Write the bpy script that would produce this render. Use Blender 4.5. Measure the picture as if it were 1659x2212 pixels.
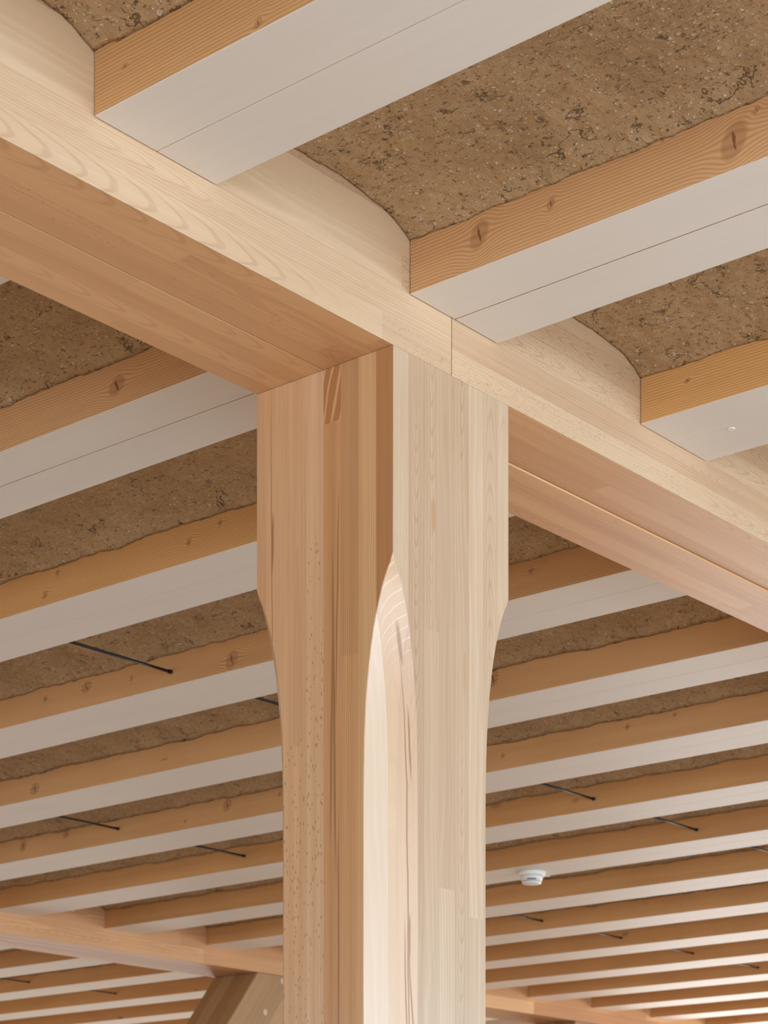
import bpy, bmesh, math, random
from mathutils import Vector, noise
C = bpy.context.scene.collection
S = bpy.context.scene
random.seed(4)
for o in list(bpy.data.objects): bpy.data.objects.remove(o, do_unlink=True)

# ------------------------------------------------------------------ camera, world, lights, exposure
H0 = 3.16                       # height of the beam soffits above the floor
EYE = Vector((2.42021, -2.88990, H0-1.55937))
FPX, YH, PHI = 4471.34, 2713.98, 0.696926
cam = bpy.data.cameras.new('camera'); camo = bpy.data.objects.new('camera', cam); C.objects.link(camo)
camo.location = EYE; camo.rotation_euler = (math.pi/2, 0, PHI)
cam.sensor_fit = 'VERTICAL'; cam.sensor_height = 36; cam.sensor_width = 27
cam.lens = FPX/2212*36; cam.shift_y = (YH-1106)/2212; cam.clip_end = 100
cam.dof.use_dof = True; cam.dof.focus_distance = 3.75; cam.dof.aperture_fstop = 13.0
S.camera = camo
S.view_settings.view_transform = 'Standard'; S.view_settings.look = 'None'
S.view_settings.gamma = 1; S.view_settings.use_curve_mapping = False
S.view_settings.exposure = 0.41

w = bpy.data.worlds.new('world'); S.world = w; w.use_nodes = True
bg = w.node_tree.nodes['Background']
bg.inputs['Color'].default_value = (0.97, 0.93, 0.83, 1); bg.inputs['Strength'].default_value = 0.52

def area(name, loc, target, sx, sy, power, col):
    l = bpy.data.lights.new(name, 'AREA'); l.shape = 'RECTANGLE'; l.size = sx; l.size_y = sy
    l.energy = power; l.color = col
    o = bpy.data.objects.new(name, l); C.objects.link(o); o.location = loc
    d = Vector(target)-Vector(loc); o.rotation_euler = d.to_track_quat('-Z', 'Y').to_euler()
    return o
# daylight through the glazing: right-hand facade, the corner behind the viewer and the far end
area('facade_daylight', (7.3, 3.0, 1.9), (0, 3.0, 1.9), 13.0, 2.9, 520, (0.54, 0.75, 0.97))
area('corner_daylight', (6.0, -7.0, 1.9), (0, 0, 1.9), 4.5, 2.9, 320, (0.62, 0.78, 0.95))
area('back_daylight', (-5.0, -7.4, 1.75), (-4.0, 0, 1.75), 6.0, 2.7, 45, (0.9, 0.95, 1.0))
area('far_daylight', (-2.0, 14.8, 1.3), (-2.0, 4, 0.4), 14.0, 2.4, 500, (0.97, 0.99, 1.0))
area('left_fill', (-10.2, 3.5, 1.3), (-4, 3.5, 0.3), 13.0, 2.4, 60, (0.95, 0.98, 1.0))  # unseen fill lamp, added to bring more light deep under the joists

# ------------------------------------------------------------------ small node language
class V:
    nt = None
    def __init__(s, sock): s.s = sock
    @staticmethod
    def m(op, *a):
        n = V.nt.nodes.new('ShaderNodeMath'); n.operation = op
        for i, x in enumerate(a):
            if isinstance(x, V): V.nt.links.new(x.s, n.inputs[i])
            else: n.inputs[i].default_value = x
        return V(n.outputs[0])
    def __add__(s, o): return V.m('ADD', s, o)
    def __radd__(s, o): return V.m('ADD', o, s)
    def __sub__(s, o): return V.m('SUBTRACT', s, o)
    def __rsub__(s, o): return V.m('SUBTRACT', o, s)
    def __mul__(s, o): return V.m('MULTIPLY', s, o)
    def __rmul__(s, o): return V.m('MULTIPLY', o, s)
    def __truediv__(s, o): return V.m('DIVIDE', s, o)
def fl(x): return V.m('FLOOR', x)
def sq(x): return V.m('SQRT', x)
def sn(x): return V.m('SINE', x)
def mx(a, b): return V.m('MAXIMUM', a, b)
def mn(a, b): return V.m('MINIMUM', a, b)
def ab(x): return V.m('ABSOLUTE', x)
def gt(a, b): return V.m('GREATER_THAN', a, b)
def lt(a, b): return V.m('LESS_THAN', a, b)
def ss(x, a, b):                                  # smooth step between a and b
    n = V.nt.nodes.new('ShaderNodeMapRange'); n.interpolation_type = 'SMOOTHSTEP'
    V.nt.links.new(x.s, n.inputs['Value']); n.inputs['From Min'].default_value = a; n.inputs['From Max'].default_value = b
    return V(n.outputs[0])
def vec(x, y, z):
    n = V.nt.nodes.new('ShaderNodeCombineXYZ')
    for i, a in enumerate((x, y, z)):
        if isinstance(a, V): V.nt.links.new(a.s, n.inputs[i])
        else: n.inputs[i].default_value = a
    return V(n.outputs[0])
def sep(v):
    n = V.nt.nodes.new('ShaderNodeSeparateXYZ'); V.nt.links.new(v.s, n.inputs[0]); return [V(o) for o in n.outputs[:3]]
def nz(v, scale=1.0, detail=2.0, rough=.5):
    n = V.nt.nodes.new('ShaderNodeTexNoise'); V.nt.links.new(v.s, n.inputs['Vector'])
    n.inputs['Scale'].default_value = scale; n.inputs['Detail'].default_value = detail; n.inputs['Roughness'].default_value = rough
    return V(n.outputs[0])
def white(v):
    n = V.nt.nodes.new('ShaderNodeTexWhiteNoise'); n.noise_dimensions = '3D'; V.nt.links.new(v.s, n.inputs['Vector'])
    return V(n.outputs[0]), sep(V(n.outputs[1]))
def vor(v, scale=1.0, rnd=1.0, feat='F1'):
    n = V.nt.nodes.new('ShaderNodeTexVoronoi'); n.feature = feat; V.nt.links.new(v.s, n.inputs['Vector'])
    n.inputs['Scale'].default_value = scale; n.inputs['Randomness'].default_value = rnd
    if feat == 'F1': return V(n.outputs['Distance']), sep(V(n.outputs['Color']))
    return V(n.outputs['Distance'])
def mix(f, a, b):
    n = V.nt.nodes.new('ShaderNodeMix'); n.data_type = 'RGBA'
    for k, x in ((0, f), (6, a), (7, b)):
        if isinstance(x, V): V.nt.links.new(x.s, n.inputs[k])
        elif k == 0: n.inputs[0].default_value = x
        else: n.inputs[k].default_value = (*x, 1)
    return V(n.outputs[2])
def steps(x, stops):                              # hard-edged bands: list of (start, colour)
    n = V.nt.nodes.new('ShaderNodeValToRGB'); n.color_ramp.interpolation = 'CONSTANT'
    e = n.color_ramp.elements
    while len(e) > 1: e.remove(e[-1])
    e[0].position = stops[0][0]; e[0].color = (*stops[0][1], 1)
    for p, c in stops[1:]:
        k = e.new(p); k.color = (*c, 1)
    V.nt.links.new(x.s, n.inputs[0]); return V(n.outputs[0])
def material(name):
    m = bpy.data.materials.new(name); m.use_nodes = True; V.nt = m.node_tree
    m.node_tree.nodes['Principled BSDF'].inputs['Specular IOR Level'].default_value = .5
    return m
def finish(m, col, rough=.6, height=None, dist=.001, strength=.4):
    b = V.nt.nodes['Principled BSDF']
    if isinstance(col, V): V.nt.links.new(col.s, b.inputs['Base Color'])
    else: b.inputs['Base Color'].default_value = (*col, 1)
    if isinstance(rough, V): V.nt.links.new(rough.s, b.inputs['Roughness'])
    else: b.inputs['Roughness'].default_value = rough
    if height is not None:
        n = V.nt.nodes.new('ShaderNodeBump'); n.inputs['Distance'].default_value = dist; n.inputs['Strength'].default_value = strength
        V.nt.links.new(height.s, n.inputs['Height']); V.nt.links.new(n.outputs[0], b.inputs['Normal'])
    return m
def objco():
    n = V.nt.nodes.new('ShaderNodeTexCoord'); return sep(V(n.outputs['Object']))
def objrand():
    n = V.nt.nodes.new('ShaderNodeObjectInfo'); return V(n.outputs['Random'])
def s2l(r, g, b):
    return tuple(((c/255)/12.92 if c/255 <= .04045 else (((c/255)+.055)/1.055)**2.4) for c in (r, g, b))

# ------------------------------------------------------------------ laminated hardwood (beech sticks glued side by side)
def hardwood(L, A, B, wA, wB, oA, oB, seed, lo, hi, seg=1.3, ringw=.006, fleck=.62, amp=1.0, fig=1.0):
    iA = fl((A-oA)/wA); iB = fl((B-oB)/wB)
    r0, _ = white(vec(iA+.5, iB+.5, seed))
    sg = fl(L/seg+r0*9.0)
    r, (rx, ry, rz) = white(vec(iA+sg*.37+.1, iB+.1, seed+3.3))
    la = A-oA-(iA+.5)*wA; lb = B-oB-(iB+.5)*wB
    wr = (nz(vec(A*9+rx*30, B*9+ry*30, L*1.6), 1, 2)-.5)*.030
    wr2 = (nz(vec(A*40+rx*30, B*40, L*9), 1, 2)-.5)*.0022
    pa = (rx-.5)*.10; pb = (ry-.5)*.14
    rad = sq((la-pa)*(la-pa)+(lb-pb)*(lb-pb))+wr+wr2
    ph = rad*(6.2832/ringw)
    ring = sn(ph+sn(ph)*.7)*.5+.5
    ring = ring*ring
    grain = nz(vec(A*520, B*520, L*11), 1, 2)
    streak = nz(vec(A*75+rx*9, B*75, L*1.1), 1, 3)
    t = .5+(rz-.5)*.75*amp+(ring-.4)*(.10+ry*.34)*amp+(grain-.5)*.30+(streak-.5)*.42
    k2 = (la*la+lb*lb)*(150.0+ry*330.0)*(gt(rz, .5)*2.0-1.0)
    cp = (L+k2+(nz(vec(A*20+rx*9, B*20, L*5), 1, 2)-.5)*.10)/(.034+rz*.050)
    cs = sn(cp*6.2832)
    cath = ss(cs, .55, .98)*ss(rx, .42, .55)*ss(nz(vec(A*4, B*4, L*1.4+rx*7), 1, 1), .42, .56)
    t = t-cath*.26*fig
    col = mix(mx(mn(t, 1.0), 0.0), lo, hi)
    d, vc = vor(vec(A*330, B*330, L*95), 1, 1)
    fm = lt(d, .22)*gt(vc[0], .45)*ss(rx, fleck, fleck+.05)*ss(nz(vec(A*30, B*30, L*9), 1, 1), .40, .52)
    col = mix(fm*.55, col, tuple(c*.45 for c in lo))
    gA = A-oA-iA*wA; gB = B-oB-iB*wB                 # glue lines
    gl = mx(lt(gA, .0007), lt(gB, .0007))
    col = mix(gl*.28, col, tuple(c*.55 for c in lo))
    h = ring*.5+grain*.5-gl
    return col, h, (rx, ry, rz), iA, iB
def knot_field(L, A, knots):
    """bends the across coordinate round each knot and returns (A', dark mask, heart mask)"""
    A2 = A; mask = None; heart = None
    for (l0, a0, rl, ra) in knots:
        dl = (L-l0)/rl; da = (A-a0)/ra
        dq = dl-da*.30
        d2 = dq*dq+da*da
        e = V.m('EXPONENT', d2*-.28)
        A2 = A2+(A-a0)*e*-.75
        mk = (1.0-ss(d2, .45, 1.30))*(.75+.25*ss(d2, .3, 1.0))
        w_ = nz(vec(L*90, A*60, 0.0), 1, 2)-.5
        sl = (dl+da*.25+w_*.5)/.16; sh = da/.62
        ht = 1.0-ss(sl*sl+sh*sh, .4, 1.1)
        mask = mk if mask is None else mx(mask, mk)
        heart = ht if heart is None else mx(heart, ht)
    return A2, mask, heart

# ------------------------------------------------------------------ spruce joists
SPR_LO = (.45, .215, .078); SPR_HI = (.76, .43, .185)
def spruce(name, knots=(), lo=SPR_LO, hi=SPR_HI, offset=0.0, ringw=.0056, rand_knots=True):
    m = material(name); X, Y, Z = objco()
    rnd = objrand() if rand_knots else V.m('ADD', offset, 0.0)
    A2, mk, ht = Z, None, None
    if knots: A2, mk, ht = knot_field(X, Z, knots)
    if rand_knots:
        d, vc = vor(vec(X*3.1+rnd*40, Z*6.5+rnd*9, Y*2+rnd*17), 1, 1)
        on = gt(vc[0], .35)
        size = .055+vc[1]*.09
        q = d/size
        mk2 = (1.0-ss(q, .55, 1.05))*on; ht2 = (1.0-ss(q, .1, .55))*on
        A2 = A2+V.m('EXPONENT', q*q*-.35)*on*.006
        mk = mk2 if mk is None else mx(mk, mk2); ht = ht2 if ht is None else mx(ht, ht2)
    w1 = (nz(vec(X*.9+rnd*20, A2*7, 0.0), 1, 2)-.5)*.030
    w2 = (nz(vec(X*14+rnd*20, A2*60, 0.0), 1, 2)-.5)*.0014
    ph = (A2+Y*.45+w1+w2)*(6.2832/ringw)
    ring = sn(ph)*.5+.5; ring = ring*ring
    grain = nz(vec(X*14, Y*450, Z*450), 1, 2)
    tone = nz(vec(X*.8+rnd*30, Z*16+rnd*5, Y*3), 1, 3)
    blot = nz(vec(X*3+rnd*10, Z*2, 1.0), 1, 2)
    t = .62-(ring-.35)*.52+(grain-.5)*.28+(tone-.5)*.8+(blot-.5)*.35+(rnd-.5)*.18
    col = mix(mx(mn(t, 1.0), 0.0), lo, hi)
    if mk is not None:
        col = mix(mk*.62, col, (.34, .145, .055))
        col = mix(ht*.75, col, (.11, .04, .016))
    return finish(m, col, .58, grain*.4+ring*.6, .0006, .35)

def knot(l, a, s=1.0, asp=1.0): return (l, a+H0, .013*s, .013*s*asp)
M_joist = spruce('spruce_side', lo=(.43, .195, .062), hi=(.73, .39, .15))  # same spruce, slightly darkened: dimmer light on distant sides put into the colour
M_J1 = spruce('spruce_side_first', [(.226, .151+H0, .006, .004), (.489, .112+H0, .008, .007)], rand_knots=False, offset=.15)
M_J2 = spruce('spruce_side_second', [(.311, .157+H0, .019, .024), (.800, .146+H0, .023, .029), (.458, .161+H0, .008, .011),
              (.839, .179+H0, .006, .006), (.672, .190+H0, .004, .004), (-.579, .144+H0, .022, .019)], lo=(.47, .222, .088), hi=(.77, .44, .205), rand_knots=False, offset=.43)
M_J3 = spruce('spruce_side_third', [(.270, .159+H0, .007, .006), (-1.115, .150+H0, .009, .011), (-1.011, .171+H0, .008, .009),
              (-1.635, .129+H0, .011, .011), (-1.587, .176+H0, .008, .009)], lo=(.47, .207, .064), hi=(.77, .42, .155), rand_knots=False, offset=.71, ringw=.0050)
M_J4 = spruce('spruce_side_fourth', [(-2.289, .163+H0, .022, .018), (-1.678, .133+H0, .024, .026), (-2.477, .159+H0, .01, .011),
              (-2.092, .154+H0, .008, .009), (-.634, .162+H0, .010, .008)], rand_knots=False, offset=.27)
M_J5 = spruce('spruce_side_fifth', [(-3.379, .139+H0, .025, .022), (-1.30, .165+H0, .020, .024), (-2.705, .143+H0, .02, .004),
              (-1.42, .142+H0, .009, .009), (-3.6, .17+H0, .012, .013)], rand_knots=False, offset=.88)
M_J6 = spruce('spruce_side_sixth', [(-4.035, .178+H0, .020, .022), (-4.305, .160+H0, .020, .024), (-3.114, .165+H0, .022, .024), (-3.343, .134+H0, .008, .008),
              (-2.842, .167+H0, .010, .010), (-1.805, .15+H0, .009, .009), (-1.30, .165+H0, .010, .010), (-1.12, .175+H0, .008, .008)], rand_knots=False, offset=.55)

# white limewashed undersides
m = material('white_limewash'); X, Y, Z = objco()
br = nz(vec(X*2.5, Y*160, Z*160), 1, 3); cl = nz(vec(X*2, Y*9, Z), 1, 2)
M_white = finish(m, mix(mx(mn(.5+(br-.5)*.9+(cl-.5)*.8, 1.0), 0.0), (.74, .665, .59), (.80, .725, .645)), .5, br, .0004, .3)

# ------------------------------------------------------------------ beams
BLO = (.53, .245, .105); BHI = (.82, .485, .235)
def tint(f, a, c):
    n = V.nt.nodes.new('ShaderNodeMix'); n.data_type = 'RGBA'; n.blend_type = 'MULTIPLY'
    V.nt.links.new(f.s, n.inputs[0]); V.nt.links.new(a.s, n.inputs[6]); n.inputs[7].default_value = (*c, 1)
    return V(n.outputs[2])
def beam_mat(name, seed, wB=.0405, oA=-.162, oB=H0, pale=.160, **kw):
    m = material(name); X, Y, Z = objco()
    col, h, r, _, _ = hardwood(Y, X, Z, .0405, wB, oA, oB, seed, BLO, BHI, **kw)
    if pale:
        col = tint(gt(X, pale-.0012), col, (.90, 1.09, 1.38))  # cool window light on the right-hand side, put into the wood colour
    return finish(m, col, .38, h, .0003, .25)
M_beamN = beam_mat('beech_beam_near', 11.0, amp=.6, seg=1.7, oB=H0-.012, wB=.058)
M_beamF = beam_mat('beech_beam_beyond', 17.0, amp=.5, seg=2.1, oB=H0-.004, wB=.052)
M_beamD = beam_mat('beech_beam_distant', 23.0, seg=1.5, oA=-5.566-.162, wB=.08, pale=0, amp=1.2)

# ------------------------------------------------------------------ column
m = material('beech_column'); X, Y, Z = objco()
col, h, r, iA, iB = hardwood(Z, X, Y, .0405, .0425, -.1605, -.1661, 31.0, (.53, .28, .135), (.86, .55, .31), seg=3.5, ringw=.0075, fleck=.9, amp=.55, fig=.75)
# sticks showing on the left-hand face, measured one by one
fx = (X+.1605)/.324
K = 1.0
st = [(0.0, (.66, .365, .18)), (.125, (.68, .39, .20)), (.25, (.67, .38, .195)), (.375, (.70, .42, .23)), (.5, (.58, .29, .125)),
      (.625, (.61, .32, .14)), (.75, (.66, .38, .18)), (.875, (.50, .235, .095))]
base = steps(fx, st)
onface = lt(Y, -.1661+.0012)
grain = nz(vec(X*520, Y*520, Z*11), 1, 2); streak = nz(vec(X*70+3, 2.0, Z*.9), 1, 3)
stick = fl(fx*8.0)
ph = (X+(nz(vec(X*12+5, 4.0, Z*1.1), 1, 2)-.5)*.035)*(6.2832/.0042)
ring = sn(ph)*.5+.5
stripe = V.m('COMPARE', stick, 5.0, .2)+V.m('COMPARE', stick, 6.0, .2)*.6+.18
warm = mix(mx(mn(.5+(grain-.5)*.35+(streak-.5)*1.0-(ring-.5)*.42*stripe, 1.0), 0.0), (.72, .66, .60), (1.22, 1.26, 1.30))
n = V.nt.nodes.new('ShaderNodeMix'); n.data_type = 'RGBA'; n.blend_type = 'MULTIPLY'; n.inputs[0].default_value = 1
V.nt.links.new(base.s, n.inputs[6]); V.nt.links.new(warm.s, n.inputs[7]); base = tint(V.m('ADD', 1.0, 0.0), V(n.outputs[2]), (.93, .93, .93))
zl = Z-H0
# dark figured length at the head of the fifth stick, ending in a finger joint
dk = V.m('COMPARE', stick, 4.0, .2)*gt(zl, -.097)
fig = sn((X*1.0-zl*.22+(nz(vec(X*30, 1.0, Z*9), 1, 2)-.5)*.02)*330.0)
base = mix(dk, base, mix(ss(fig, .55, .85), (.40, .175, .066), (.60, .315, .145)))
dj = V.m('COMPARE', stick, 5.0, .2)*gt(zl, -.513)
base = mix(dj*.35, base, (.40, .205, .095))
# beech flecks on the third and fourth sticks
d, vc = vor(vec(X*200, 3.0, Z*78), 1, 1)
area4 = V.m('COMPARE', stick, 3.0, .2)*ss(nz(vec(X*20, 1.0, Z*7), 1, 2), .30, .45)*lt(zl, -.29)
areal = mx(V.m('COMPARE', stick, 2.0, .2), V.m('COMPARE', stick, 1.0, .2))*lt(zl, -.64)
base = mix(lt(d, .27)*gt(vc[1], .22)*mx(area4, areal)*.62, base, (.30, .13, .06))
# a tall lens-shaped heartwood patch and long dark resin cracks
lx = (X+.060)/.0125; lz = (zl+.47)/.185
lw = 1.0-ss(zl, -.60, -.28)*.8
lens = lt(ab(lx/lw), 1.0)*gt(zl, -.655+0.0)*lt(zl, -.30)*(1.0-gt(lx*lx+((zl+.63)/.024)*((zl+.63)/.024), 1.0)*lt(zl, -.63))
base = mix(lens*.34, base, (.50, .27, .155))
def crack(x0, z0, z1, wx, slope=0.0, bow=0.0):
    zz = (Z-(H0+(z0+z1)/2))/((z0-z1)/2)
    cx = x0+slope*zz+(nz(vec(Z*9, x0*50, 1.0), 1, 2)-.5)*.004
    return mx(1.0-ab(X-cx)/(wx*1.0), 0.0)*lt(ab(zz), 1.0)*mx(1.0-zz*zz, 0.0)
ck = None
for a_ in ((.0262, -.30, -.92, .0035, -.004), (.0200, -.45, -.85, .0030, .003), (.0340, -.20, -.62, .0022, .004), (-.1225, .05, -.75, .0013, -.003), (.036, -.75, -1.45, .0030, .001), (-.121, -.22, -.34, .004, .002)):
    c_ = crack(*a_); ck = c_ if ck is None else mx(ck, c_)
base = mix(mn(ck*1.4, .72), base, (.26, .115, .045))
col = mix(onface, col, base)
col = tint(gt(X, .1588), col, (.80, .905, 1.06))  # right-hand face tinted: its cooler daylight is part of the colour here
# chamfer stick: pale wood plus the brighter light it gets, put into its colour
wh = lt(X, .1232)*gt(X, .08)*lt(Y, -.1)*(1.0-onface)
col = mix(wh*.38, col, mix(nz(vec(X*420, Y*420, Z*9), 1, 2), (.78, .63, .46), (.90, .77, .61)))
cham = (1.0-onface)*lt(X, .1590)*lt(Y, -.09)
cx_ = (X-.1232)/.0368
arcp = (zl-.085*sq(mx(cx_, 0.0))+.020*cx_)/.0200+(nz(vec(X*40, Y*40, Z*20), 1, 2)-.5)*.5
arc = ss(sn(arcp*6.2832), .86, 1.0)
up = cham*gt(X, .1232)
col = mix((cham-up)*.25, col, (.80, .67, .53))
col = mix(up*.55, col, mix(ss(zl, -.95, -.50), (.76, .575, .41), (.60, .40, .255)))
col = mix(up*arc*ss(zl, -.56, -.47)*.42, col, (.86, .70, .50))
cc = crack(.1470, -.455, -1.45, .0011, -.0035)
for q in ((.1500, -.60, -.74, .0016, -.001), (.1450, -.96, -1.28, .0013, -.002), (.1525, -.98, -1.32, .0013, -.006), (.1485, -.96, -1.06, .0026, 0.0), (.1460, -.46, -.54, .0030, 0.0)): cc = mx(cc, crack(*q)*.8)
col = mix(mn(cc*1.6, .7)*cham, col, (.30, .12, .045))
onR = gt(X, .1575)
def scar(y0, z0, ry, rz):
    a = (Y-y0)/ry; b_ = (zl-z0)/rz; return 1.0-ss(a*a+b_*b_+(nz(vec(Y*300, Z*60, 0.0), 1, 2)-.5)*.9, .4, 1.2)
sc = scar(-.0545, -.262, .0075, .034)  # resin scars on the right-hand face
for q in ((.0005, -.125, .0018, .014), (.0005, -.03, .003, .014), (.036, -.17, .0018, .05), (-.023, -.10, .002, .035), (.034, -.52, .005, .045), (-.10, -.02, .014, .09)): 
    sc = mx(sc, scar(*q)*(.55 if q[2] < .01 else .3))
col = mix(mn(sc*onR*.75, 1.0), col, (.47, .26, .12))
grY = nz(vec(Y*150, Z*.9, 2.0), 1, 3)
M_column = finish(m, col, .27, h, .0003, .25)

# ------------------------------------------------------------------ rammed earth
def earth(name, k=1.0):
    m = material(name); X, Y, Z = objco()
    P = vec(X, Y, Z)
    big = nz(P, 7, 4, .6); mid = nz(P, 38, 5, .62); fine = nz(P, 260, 3, .7)
    col = mix(mx(mn(.5+(big-.5)*1.3+(mid-.5)*.9, 1.0), 0.0), (.255*k, .152*k, .070*k), (.41*k, .275*k, .148*k))
    warp = vec(X+(fine-.5)*.006, Y+(mid-.5)*.02, Z)
    # pale grit and gravel
    d1, c1 = vor(warp, 150, 1); s1 = (1.0-ss(d1/(.16+c1[1]*.30), .7, 1.0))*gt(c1[0], .62)
    d2, c2 = vor(P, 62, 1); s2 = (1.0-ss(d2/(.12+c2[1]*.26), .75, 1.0))*gt(c2[0], .72)
    d3, c3 = vor(vec(X*70, Y*210, Z*100), 1, 1); s3 = (1.0-ss(d3/.28, .7, 1.0))*gt(c3[0], .80)
    col = mix(s1*.75, col, mix(c1[2], (.52*k, .40*k, .27*k), (.62*k, .49*k, .33*k)))
    col = mix(s2*.6, col, mix(c2[2], (.50*k, .36*k, .24*k), (.55*k, .45*k, .36*k)))
    col = mix(s3*.45, col, (.62*k, .44*k, .22*k))
    # pits and cracks
    pn = nz(P, 24, 5, .75); pit = ss(pn, .625, .69)
    cn = nz(P, 6, 5, .58); crk = (1.0-ss(ab(cn-.5)+(fine-.5)*.010, .0, .0055))*ss(nz(P, 8, 3, .7), .50, .58)
    pit2 = (1.0-ss(vor(P, 55, 1)[0], .03, .12))*ss(pn, .50, .60)
    fd = ss(nz(vec(X*85, Y*150, Z*120), 1, 4, .78), .585, .68)
    dark = mx(mx(mx(pit*.8, crk*.8), pit2*.8), fd*.65)
    col = mix(dark, col, (.085*k, .045*k, .02*k))
    h = (mid-.5)*1.2+(fine-.5)*.5+s1*.35+s2*.6-dark*1.1
    return finish(m, col, .95, h, .005, .95)
M_earth = earth('rammed_earth', 1.45)
m = material('black_steel'); M_steel = finish(m, (.012, .012, .013), .45); V.nt.nodes['Principled BSDF'].inputs['Metallic'].default_value = .3
m = material('detector_plastic'); M_plastic = finish(m, (.82, .79, .74), .4)
m = material('detector_slot'); M_slot = finish(m, (.03, .028, .025), .6)
m = material('floor_timber'); X, Y, Z = objco()
M_floor = finish(m, mix(nz(vec(X*1.5, Y*14, 0.0), 1, 3), (.72, .55, .40), (.78, .61, .46)), .45)
m = material('plaster'); X, Y, Z = objco()
M_plaster = finish(m, mix(nz(vec(X, Y, Z), 3, 3), (.50, .42, .33), (.56, .48, .39)), .9)
m = material('slab_board'); X, Y, Z = objco()
M_slab = finish(m, mix(nz(vec(X*2, Y*8, Z), 1, 3), (.22, .14, .08), (.3, .2, .12)), .9)
m = material('strut_beech'); X, Y, Z = objco()
ca, sa = math.cos(math.radians(38.3)), math.sin(math.radians(38.3))
Ls = Z*ca+Y*sa; As = Y*ca-Z*sa
col, h, r, _, _ = hardwood(Ls, As, X, .075, .09, .01, .0, 41.0, (.30, .15, .058), (.58, .35, .155), seg=5.0, fleck=1.2, amp=.6)
M_strut = finish(m, col, .5, h, .0005, .3)
m = material('dowel_beech'); X, Y, Z = objco()
M_dowel = finish(m, mix(nz(vec(X*80, Y*80, Z*80), 1, 2), (.60, .42, .26), (.72, .52, .34)), .55)

# ------------------------------------------------------------------ object helpers
def link(name, bm, mats, parent=None, loc=None):
    me = bpy.data.meshes.new(name); bm.normal_update(); bm.to_mesh(me); bm.free()
    for mt in (mats if isinstance(mats, (list, tuple)) else [mats]): me.materials.append(mt)
    o = bpy.data.objects.new(name, me); C.objects.link(o)
    if parent is not None: o.parent = parent
    if loc is not None: o.location = loc
    return o
def thing(name, label, cat, group=None, loc=(0, 0, 0)):
    o = bpy.data.objects.new(name, None); o.empty_display_size = .05; C.objects.link(o); o.location = loc
    return tag(o, label, cat, group)
def tag(o, label, cat, group=None, kind=None):
    o['label'] = label; o['category'] = cat
    if group: o['group'] = group
    if kind: o['kind'] = kind
    return o
def struct(o): o['kind'] = 'structure'; return o
def box(bm, x0, x1, y0, y1, z0, z1, bev=0.0, seg=2):
    vs = [bm.verts.new((x, y, z)) for x in (x0, x1) for y in (y0, y1) for z in (z0, z1)]
    f = [(0, 1, 3, 2), (4, 6, 7, 5), (0, 4, 5, 1), (2, 3, 7, 6), (0, 2, 6, 4), (1, 5, 7, 3)]
    fs = [bm.faces.new([vs[i] for i in q]) for q in f]
    bmesh.ops.recalc_face_normals(bm, faces=fs)
    if bev: bmesh.ops.bevel(bm, geom=list({e for q in fs for e in q.edges}), offset=bev, segments=seg, affect='EDGES', profile=.5)
    return bm
def cyl(bm, p, q, r, n=16, r2=None):
    p, q = Vector(p), Vector(q); ax = (q-p).normalized(); u = ax.orthogonal().normalized(); v = ax.cross(u)
    r2 = r if r2 is None else r2
    a = [bm.verts.new(p+(u*math.cos(t)+v*math.sin(t))*r) for t in [6.28318*i/n for i in range(n)]]
    b = [bm.verts.new(q+(u*math.cos(t)+v*math.sin(t))*r2) for t in [6.28318*i/n for i in range(n)]]
    for i in range(n):
        j = (i+1) % n; bm.faces.new((a[i], a[j], b[j], b[i]))
    bm.faces.new(a[::-1]); bm.faces.new(b)
    bmesh.ops.recalc_face_normals(bm, faces=bm.faces[:])
def lathe(bm, prof, n=48):
    rings = []
    for r, z in prof:
        rings.append([bm.verts.new((r*math.cos(6.28318*i/n), r*math.sin(6.28318*i/n), z)) for i in range(n)])
    for a, b in zip(rings, rings[1:]):
        for i in range(n):
            j = (i+1) % n; bm.faces.new((a[i], a[j], b[j], b[i]))
    bm.faces.new(rings[0][::-1]); bm.faces.new(rings[-1])
    bmesh.ops.recalc_face_normals(bm, faces=bm.faces[:])
    for f in bm.faces: f.smooth = True

# ------------------------------------------------------------------ the setting
A = .160; B = .1661; LX = 5.566; AF = .171
ZJ = H0+.101                      # underside of the joists
ZT = H0+.36                       # top of joists, beams and earth
SP = .7276; Y2 = .0044; WJ = .2509
XR = 7.4; XL = -10.5
bm = box(bmesh.new(), XL-.5, XR+.6, -7.5, 15.5, -.2, 0); struct(link('floor', bm, M_floor))
bm = box(bmesh.new(), XL-.5, XR+.6, -7.5, 15.5, ZT, ZT+.12); struct(link('ceiling', bm, M_slab))
bm = box(bmesh.new(), XL-.3, XL-.05, -7.5, 15.5, 0, ZT); struct(link('wall_left', bm, M_plaster))
bm = box(bmesh.new(), XL-.05, XR+.6, 15.0, 15.25, 0, ZT); struct(link('wall_far', bm, M_plaster))

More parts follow.
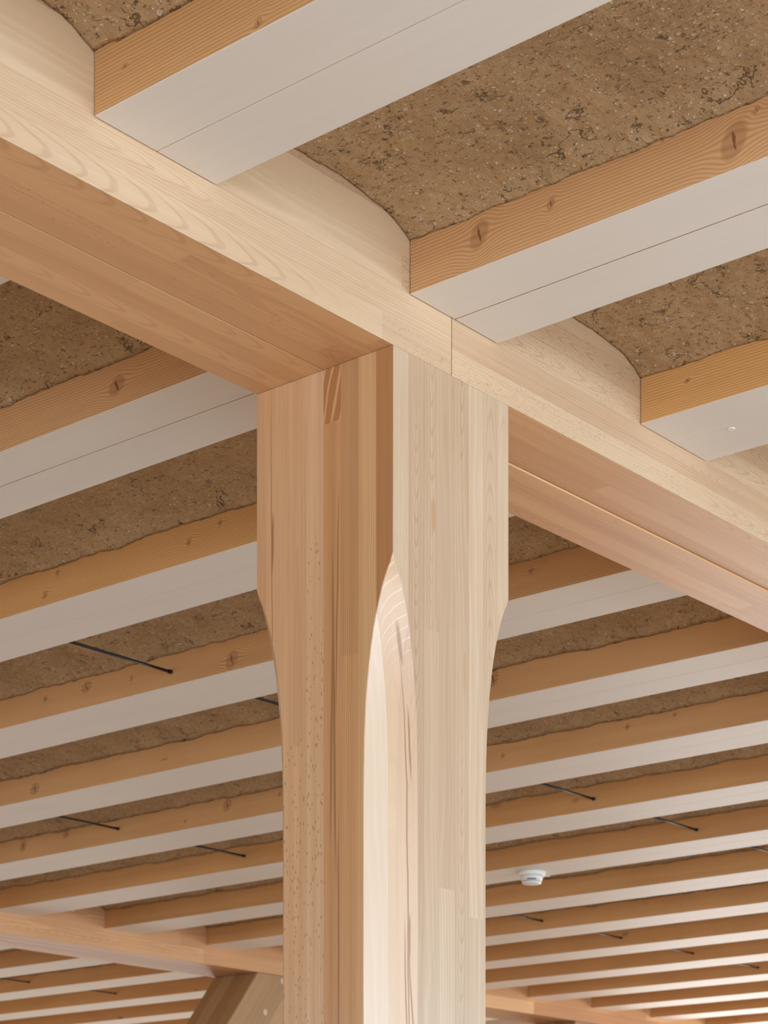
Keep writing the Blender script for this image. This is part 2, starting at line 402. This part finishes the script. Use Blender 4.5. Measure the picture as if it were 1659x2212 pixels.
# ------------------------------------------------------------------ column
prof = [(-.355, 0.0), (-.370, .0070), (-.3775, .0118), (-.397, .0205), (-.408, .0245), (-.4265, .0305), (-.445, .0360), (-.475, .0435), (-.506, .0495),
        (-.545, .0555), (-.585, .0602), (-.625, .0632), (-.667, .0652), (-.71, .0664), (-.76, .0670)]
bm = bmesh.new()
def ring8(z, c):
    cx, cy = max(c, .0006), max(c*1.045, .0006)
    pts = [(A-cx, -B), (A, -B+cy), (A, B-cy), (A-cx, B), (-A+cx, B), (-A, B-cy), (-A, -B+cy), (-A+cx, -B)]
    return [bm.verts.new((x, y, z)) for x, y in pts]
levels = [(H0-.0006, 0.0)]+[(H0+z, c) for z, c in prof]+[(0.0, .0670)]
rings = [ring8(z, c) for z, c in levels]
for a_, b_ in zip(rings, rings[1:]):
    for i in range(8):
        j = (i+1) % 8; bm.faces.new((a_[j], a_[i], b_[i], b_[j]))
bm.faces.new(rings[0]); bm.faces.new(rings[-1][::-1])
bmesh.ops.recalc_face_normals(bm, faces=bm.faces[:])
for f in bm.faces: f.smooth = abs(f.normal.x) > .2 and abs(f.normal.y) > .2
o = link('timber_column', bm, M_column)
o.data.set_sharp_from_angle(angle=math.radians(30))
tag(o, 'tall pale beech column in the middle, square head curving into chamfered corners', 'column')

# ------------------------------------------------------------------ beams
def beam(label, x0, x1, y0, y1, mat, grp, drop=0.0, bev=.0005):
    bm = box(bmesh.new(), x0, x1, y0, y1, H0-drop, ZT-.001, bev)
    o = link('timber_beam', bm, mat); return tag(o, label, 'beam', grp)
g = .0010
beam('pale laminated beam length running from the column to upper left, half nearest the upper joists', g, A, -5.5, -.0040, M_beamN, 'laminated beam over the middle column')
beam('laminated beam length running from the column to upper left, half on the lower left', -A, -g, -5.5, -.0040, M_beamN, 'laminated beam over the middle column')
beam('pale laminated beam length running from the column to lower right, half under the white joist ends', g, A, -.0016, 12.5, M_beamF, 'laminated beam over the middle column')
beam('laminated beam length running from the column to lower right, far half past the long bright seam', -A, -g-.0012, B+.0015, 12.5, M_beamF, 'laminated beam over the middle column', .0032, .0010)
beam('blurred distant laminated beam crossing the bottom of the picture on leaning struts', -LX-AF, -LX+AF, -1.0, 14.0, M_beamD, 'distant laminated beam')

# ------------------------------------------------------------------ leaning struts under the distant beam
def strut(yf, label):
    """yf: y of the upper edge of the face that looks towards the viewer"""
    t = thing('leaning_strut', label, 'strut', 'leaning struts under the distant beam', (-LX, yf-2.3, 0))
    bm = bmesh.new(); L = 3.159; run = .79*L; th = .68
    pts = [(yf, H0-.001), (yf+th, H0-.001), (yf+th-run, 0.0), (yf-run, 0.0)]
    vs = [[bm.verts.new((x+LX, y-(yf-2.3), z)) for y, z in pts] for x in (-LX-AF+.004, -LX+AF-.004)]
    bm.faces.new(vs[0]); bm.faces.new(vs[1][::-1])
    for i in range(4): bm.faces.new((vs[0][i], vs[0][(i+1) % 4], vs[1][(i+1) % 4], vs[1][i]))
    bmesh.ops.recalc_face_normals(bm, faces=bm.faces[:])
    bmesh.ops.bevel(bm, geom=bm.edges[:], offset=.004, segments=2, affect='EDGES')
    link('shaft', bm, M_strut, t)
    for dy, dz in ((.06, -.215), (.26, -.19), (.20, -.03), (.36, -.03)):
        bm = bmesh.new(); cyl(bm, (AF-.006, dy+2.3-0, H0+dz), (AF-.002, dy+2.3, H0+dz), .017, 24)
        link('dowel', bm, M_dowel, t)
    return t
strut(5.371, 'leaning timber strut under the distant beam, just left of the column foot')
strut(8.429, 'leaning timber strut barely in view right of the column at the bottom edge')

# ------------------------------------------------------------------ joists
M_far = [M_joist]
def joist(x0, x1, yc, mat, label, grp, gap):
    t = thing('ceiling_joist', label, 'joist', grp, ((x0+x1)/2, yc, 0))
    cx = (x0+x1)/2
    for s in (-1, 1):
        ya, yb = (-WJ/2, -gap/2) if s < 0 else (gap/2, WJ/2)
        bm = box(bmesh.new(), x0-cx, x1-cx, ya, yb, ZJ, ZT-.001, .0010, 2)
        for f in bm.faces:
            if f.normal.z < -.3: f.material_index = 1
        o = link('joist_half', bm, [mat, M_white], t)
        # keep the figure in room coordinates
        o.data.transform(__import__('mathutils').Matrix.Translation((cx, yc, 0))); o.location = (-cx, -yc, 0)
    return t
E_ = .0016
words = {0: 'zeroth', 1: 'first', 2: 'second', 3: 'third', 4: 'fourth', 5: 'fifth', 6: 'sixth', 7: 'seventh', 8: 'eighth', 9: 'ninth', 10: 'tenth',
         11: 'eleventh', 12: 'twelfth', 13: 'thirteenth', 14: 'fourteenth', 15: 'fifteenth', 16: 'sixteenth'}
GR = 'white bottomed joists right of the middle beam'
GM = 'white bottomed joists between the two beams'
GL = 'white bottomed joists past the distant beam'
def yk(k): return Y2+(k-2)*SP
gaps = {1: .0012, 2: .0030, 3: .0006}
joist(A+E_, XR, yk(1), M_J1, 'wide white bottomed joist crossing the top of the picture with a fine seam', GR, gaps[1])
joist(A+E_, XR, yk(2), M_J2, 'white bottomed joist meeting the beam above the column, two big knots and an open seam', GR, gaps[2])
j3 = joist(A+E_, XR, yk(3), M_J3, 'orange sided white joist at the right edge with one small dark knot', GR, gaps[3])
joist(A+E_, XR, yk(4), M_joist, 'white bottomed joist just cut by the right edge beyond the orange sided one', GR, .0006)
bm = bmesh.new(); cyl(bm, (0, 0, 0), (0, 0, -.0012), .0075, 24, .0065)
o = link('paint_plug', bm, M_plastic, j3); o.location = (.2896-(A+E_+XR)/2, .741-yk(3), ZJ)
mats = {2: M_J2, 3: M_J3, 4: M_J4, 5: M_J5, 6: M_J6}
mlab = {1: 'white bottomed joist only showing as a sliver at the left edge above the dark earth',
        2: 'white bottomed joist with an open seam meeting the column head from the left',
        3: 'white bottomed joist left of the column meeting it where the head starts to narrow',
        4: 'white bottomed joist behind the column with a black rod ending on its side, top left',
        5: 'white bottomed joist behind the column, next below the one with the long black rod',
        6: 'white bottomed joist behind the column with the small rod ending at far left',
        7: 'white bottomed joist behind the column, with rods ending on it at both its sides',
        8: 'white bottomed joist carrying the round smoke detector',
        9: 'white bottomed joist next below the smoke detector'}
for k in range(1, 17):
    joist(-LX+AF+E_, -A-E_, yk(k), mats.get(k, M_joist), mlab.get(k, 'thin white bottomed joist low at right, %s below the smoke detector' % words[max(k-8, 1)]), GM, gaps.get(k, .0006))
for k in range(6, 15):
    joist(XL, -LX-AF-E_, yk(k)-.115, M_joist, 'thin white bottomed joist at bottom left past the distant beam, %s down' % words[k-5], GL, .0006)

# ------------------------------------------------------------------ rammed earth between the joists
def vault(x0, x1, ya, yb, step, label, grp, seed):
    """shallow arched earth panel with a rough underside"""
    cx, cy = (x0+x1)/2, (ya+yb)/2
    nx = max(2, int((x1-x0)/step)); ny = max(6, int((yb-ya)/min(step, .02)))
    bm = bmesh.new(); rows = []
    half = (yb-ya)/2
    for i in range(nx+1):
        x = x0+(x1-x0)*i/nx; row = []
        for j in range(ny+1):
            y = ya+(yb-ya)*j/ny
            u = abs(y-cy)/half
            z = .233-.026*u**2.2-.016*max(0.0, (u-.72)/.28)**1.6
            p = Vector((x, y, seed))
            e = noise.fractal(p*6, .9, 2.1, 4)*.0035+noise.fractal(p*28, .8, 2.1, 3)*.0016
            e += max(0.0, u-.86)/.14*(noise.noise(p*9)*.007+noise.noise(p*31)*.003)      # ragged edge at the joists
            lump = noise.noise(p*55)
            e -= max(0.0, lump-.25)*.0045
            row.append(bm.verts.new((x-cx, y-cy, H0+z+e)))
        rows.append(row)
    for i in range(nx):
        for j in range(ny):
            f = bm.faces.new((rows[i][j], rows[i][j+1], rows[i+1][j+1], rows[i+1][j])); f.smooth = True
    # solid body up to the slab
    tops = {}
    def top(v):
        if v not in tops: tops[v] = bm.verts.new((v.co.x, v.co.y, ZT-.002))
        return tops[v]
    edge = [r[0] for r in rows]+rows[-1][1:]+[r[-1] for r in rows[::-1]][1:]+rows[0][::-1][1:-1]
    for a_, b_ in zip(edge, edge[1:]+edge[:1]): bm.faces.new((a_, b_, top(b_), top(a_)))
    bm.faces.new([tops[v] for v in edge])
    bmesh.ops.recalc_face_normals(bm, faces=bm.faces[:])
    o = link('earth_infill', bm, M_earth, None, (cx, cy, 0))
    o.data.transform(__import__('mathutils').Matrix.Translation((cx, cy, 0))); o.location = (0, 0, 0)
    return tag(o, label, 'earth infill', grp)
V_R = 'rammed earth panels right of the middle beam'; V_M = 'rammed earth panels between the two beams'; V_L = 'rammed earth panels past the distant beam'
ins = WJ/2+.0008
vault(A+E_, XR, yk(0)+ins, yk(1)-ins, .006, 'rough brown earth panel cut by the top left corner', V_R, 1)
vault(A+E_, 2.2, yk(1)+ins, yk(2)-ins, .004, 'large cracked brown earth panel at upper right between two white joists', V_R, 2)
vault(A+E_, 2.2, yk(2)+ins, yk(3)-ins, .004, 'gravelly earth panel at the right edge above the orange sided joist', V_R, 3)
vault(A+E_, 3.0, yk(3)+ins, yk(4)-ins, .012, 'earth panel at the right edge, below the orange sided joist', V_R, 4)
vl = {1: 'dark brown earth panel at the left edge under the big beam', 2: 'brown earth panel left of the column head between two white joists',
      3: 'brown earth panel with the longest black rod crossing it', 4: 'brown earth panel strip behind the column, crossed by the rod half hidden by the column'}
for k in range(1, 16):
    vault(-LX+AF+E_, -A-E_, yk(k)+ins, yk(k+1)-ins, .008 if k < 4 else .014 if k < 7 else .03,
          vl.get(k, 'narrow shaded earth strip behind the column, %s below the longest black rod' % words[max(k-3, 1)]), V_M, 10+k)
for k in range(6, 14):
    vault(XL, -LX-AF-E_, yk(k)-.115+ins, yk(k+1)-.115-ins, .06, 'dark earth strip at bottom left past the distant beam, %s down' % words[k-5], V_L, 40+k)
bm = box(bmesh.new(), A+E_, XR, yk(0)-WJ/2, yk(0)+WJ/2, ZJ, ZT-.001, .001)
for f in bm.faces:
    if f.normal.z < -.3: f.material_index = 1
tag(link('ceiling_joist', bm, [M_joist, M_white]), 'white bottomed joist beyond the top edge of the picture above the corner earth panel', 'joist', GR)

# ------------------------------------------------------------------ black tie rods
def rod(x, k, z, label, off=0.0):
    bm = bmesh.new(); y0 = yk(k-1)+WJ/2+off+.0005; y1 = yk(k)-WJ/2+off-.0005; yc = (y0+y1)/2
    cyl(bm, (0, y0-yc, 0), (0, y1-yc, 0), .0042, 14)
    cyl(bm, (0, y1-yc-.010, 0), (0, y1-yc, 0), .0068, 6)
    for f in bm.faces: f.smooth = len(f.verts) == 4
    return tag(link('tie_rod', bm, M_steel, None, (x, yc, H0+z)), label, 'tie rod', 'black tie rods between the joists')
rod(-1.923, 4, .142, 'longest thin black rod, ending on a joist at left of the column')
rod(-1.923, 5, .142, 'black rod half hidden behind the narrowing left edge of the column')
rod(-1.923, 7, .142, 'black rod right of the column, nearest of those above the smoke detector')
rod(-1.923, 8, .142, 'black rod near the right edge, just above the smoke detector row')
rod(-1.923, 9, .142, 'black rod tip cut by the right edge')
rod(-3.720, 6, .154, 'black rod at far left, above the distant beam')
rod(-3.720, 7, .153, 'black rod left of the column shaft, ending close to it')
rod(-3.720, 10, .147, 'short dark rod below and beside the smoke detector')
rod(-3.720, 11, .146, 'short dark rod low at the right, second below the smoke detector')
rod(-3.720, 12, .145, 'short dark rod low at the right, third below the smoke detector')
rod(-3.720, 13, .142, 'short dark rod lowest of those at the right edge')
rod(-7.556, 10, .150, 'blurred dark rod at left edge, first past the distant beam', -.115)
rod(-7.556, 11, .150, 'blurred dark rod past the distant beam, second from the left edge', -.115)

# ------------------------------------------------------------------ smoke detector
t = thing('smoke_detector', 'round white smoke detector under a joist right of the column', 'smoke detector', None, (-2.829, 4.375, ZJ))
bm = bmesh.new(); lathe(bm, [(.058, 0), (.0600, -.003), (.0600, -.014), (.0575, -.0185), (.050, -.020)]); link('base_plate', bm, M_plastic, t)
bm = bmesh.new(); lathe(bm, [(.048, -.0195), (.0475, -.030), (.044, -.0385), (.040, -.0410)]); link('housing', bm, M_plastic, t)
bm = bmesh.new(); lathe(bm, [(.037, -.0410), (.037, -.0435)]); link('vent_ring', bm, M_slot, t)
bm = bmesh.new(); lathe(bm, [(.0415, -.0435), (.0425, -.046), (.040, -.0505), (.030, -.0530), (.012, -.0538)]); link('sensor_cap', bm, M_plastic, t)
va = math.atan2(EYE.y-4.375, EYE.x+2.829)
bm = bmesh.new(); d = Vector((math.cos(va), math.sin(va), 0)); s_ = Vector((-d.y, d.x, 0))
for k_ in range(8):
    for q0, q1 in (((k_-4)/4*.42, (k_-3)/4*.42),):
        a0, a1 = va+q0, va+q1
        vs = [bm.verts.new((r*math.cos(a_), r*math.sin(a_), z)) for r, a_, z in ((.0465, a0, -.0345), (.0465, a1, -.0345), (.0455, a1, -.0385), (.0455, a0, -.0385))]
        vo = [bm.verts.new((v.co.x*1.06, v.co.y*1.06, v.co.z)) for v in vs]
        bm.faces.new(vo); bm.faces.new(vs[::-1])
        for i in range(4): bm.faces.new((vs[i], vs[(i+1) % 4], vo[(i+1) % 4], vo[i]))
bmesh.ops.recalc_face_normals(bm, faces=bm.faces[:]); link('vent_slot', bm, M_slot, t)
bm = box(bmesh.new(), -.012, .012, -.007, .007, -.0205, -.0165, .002)
o = link('release_tab', bm, M_plastic, t); o.location = (s_*.066); o.rotation_euler = (0, 0, va+math.pi/2)
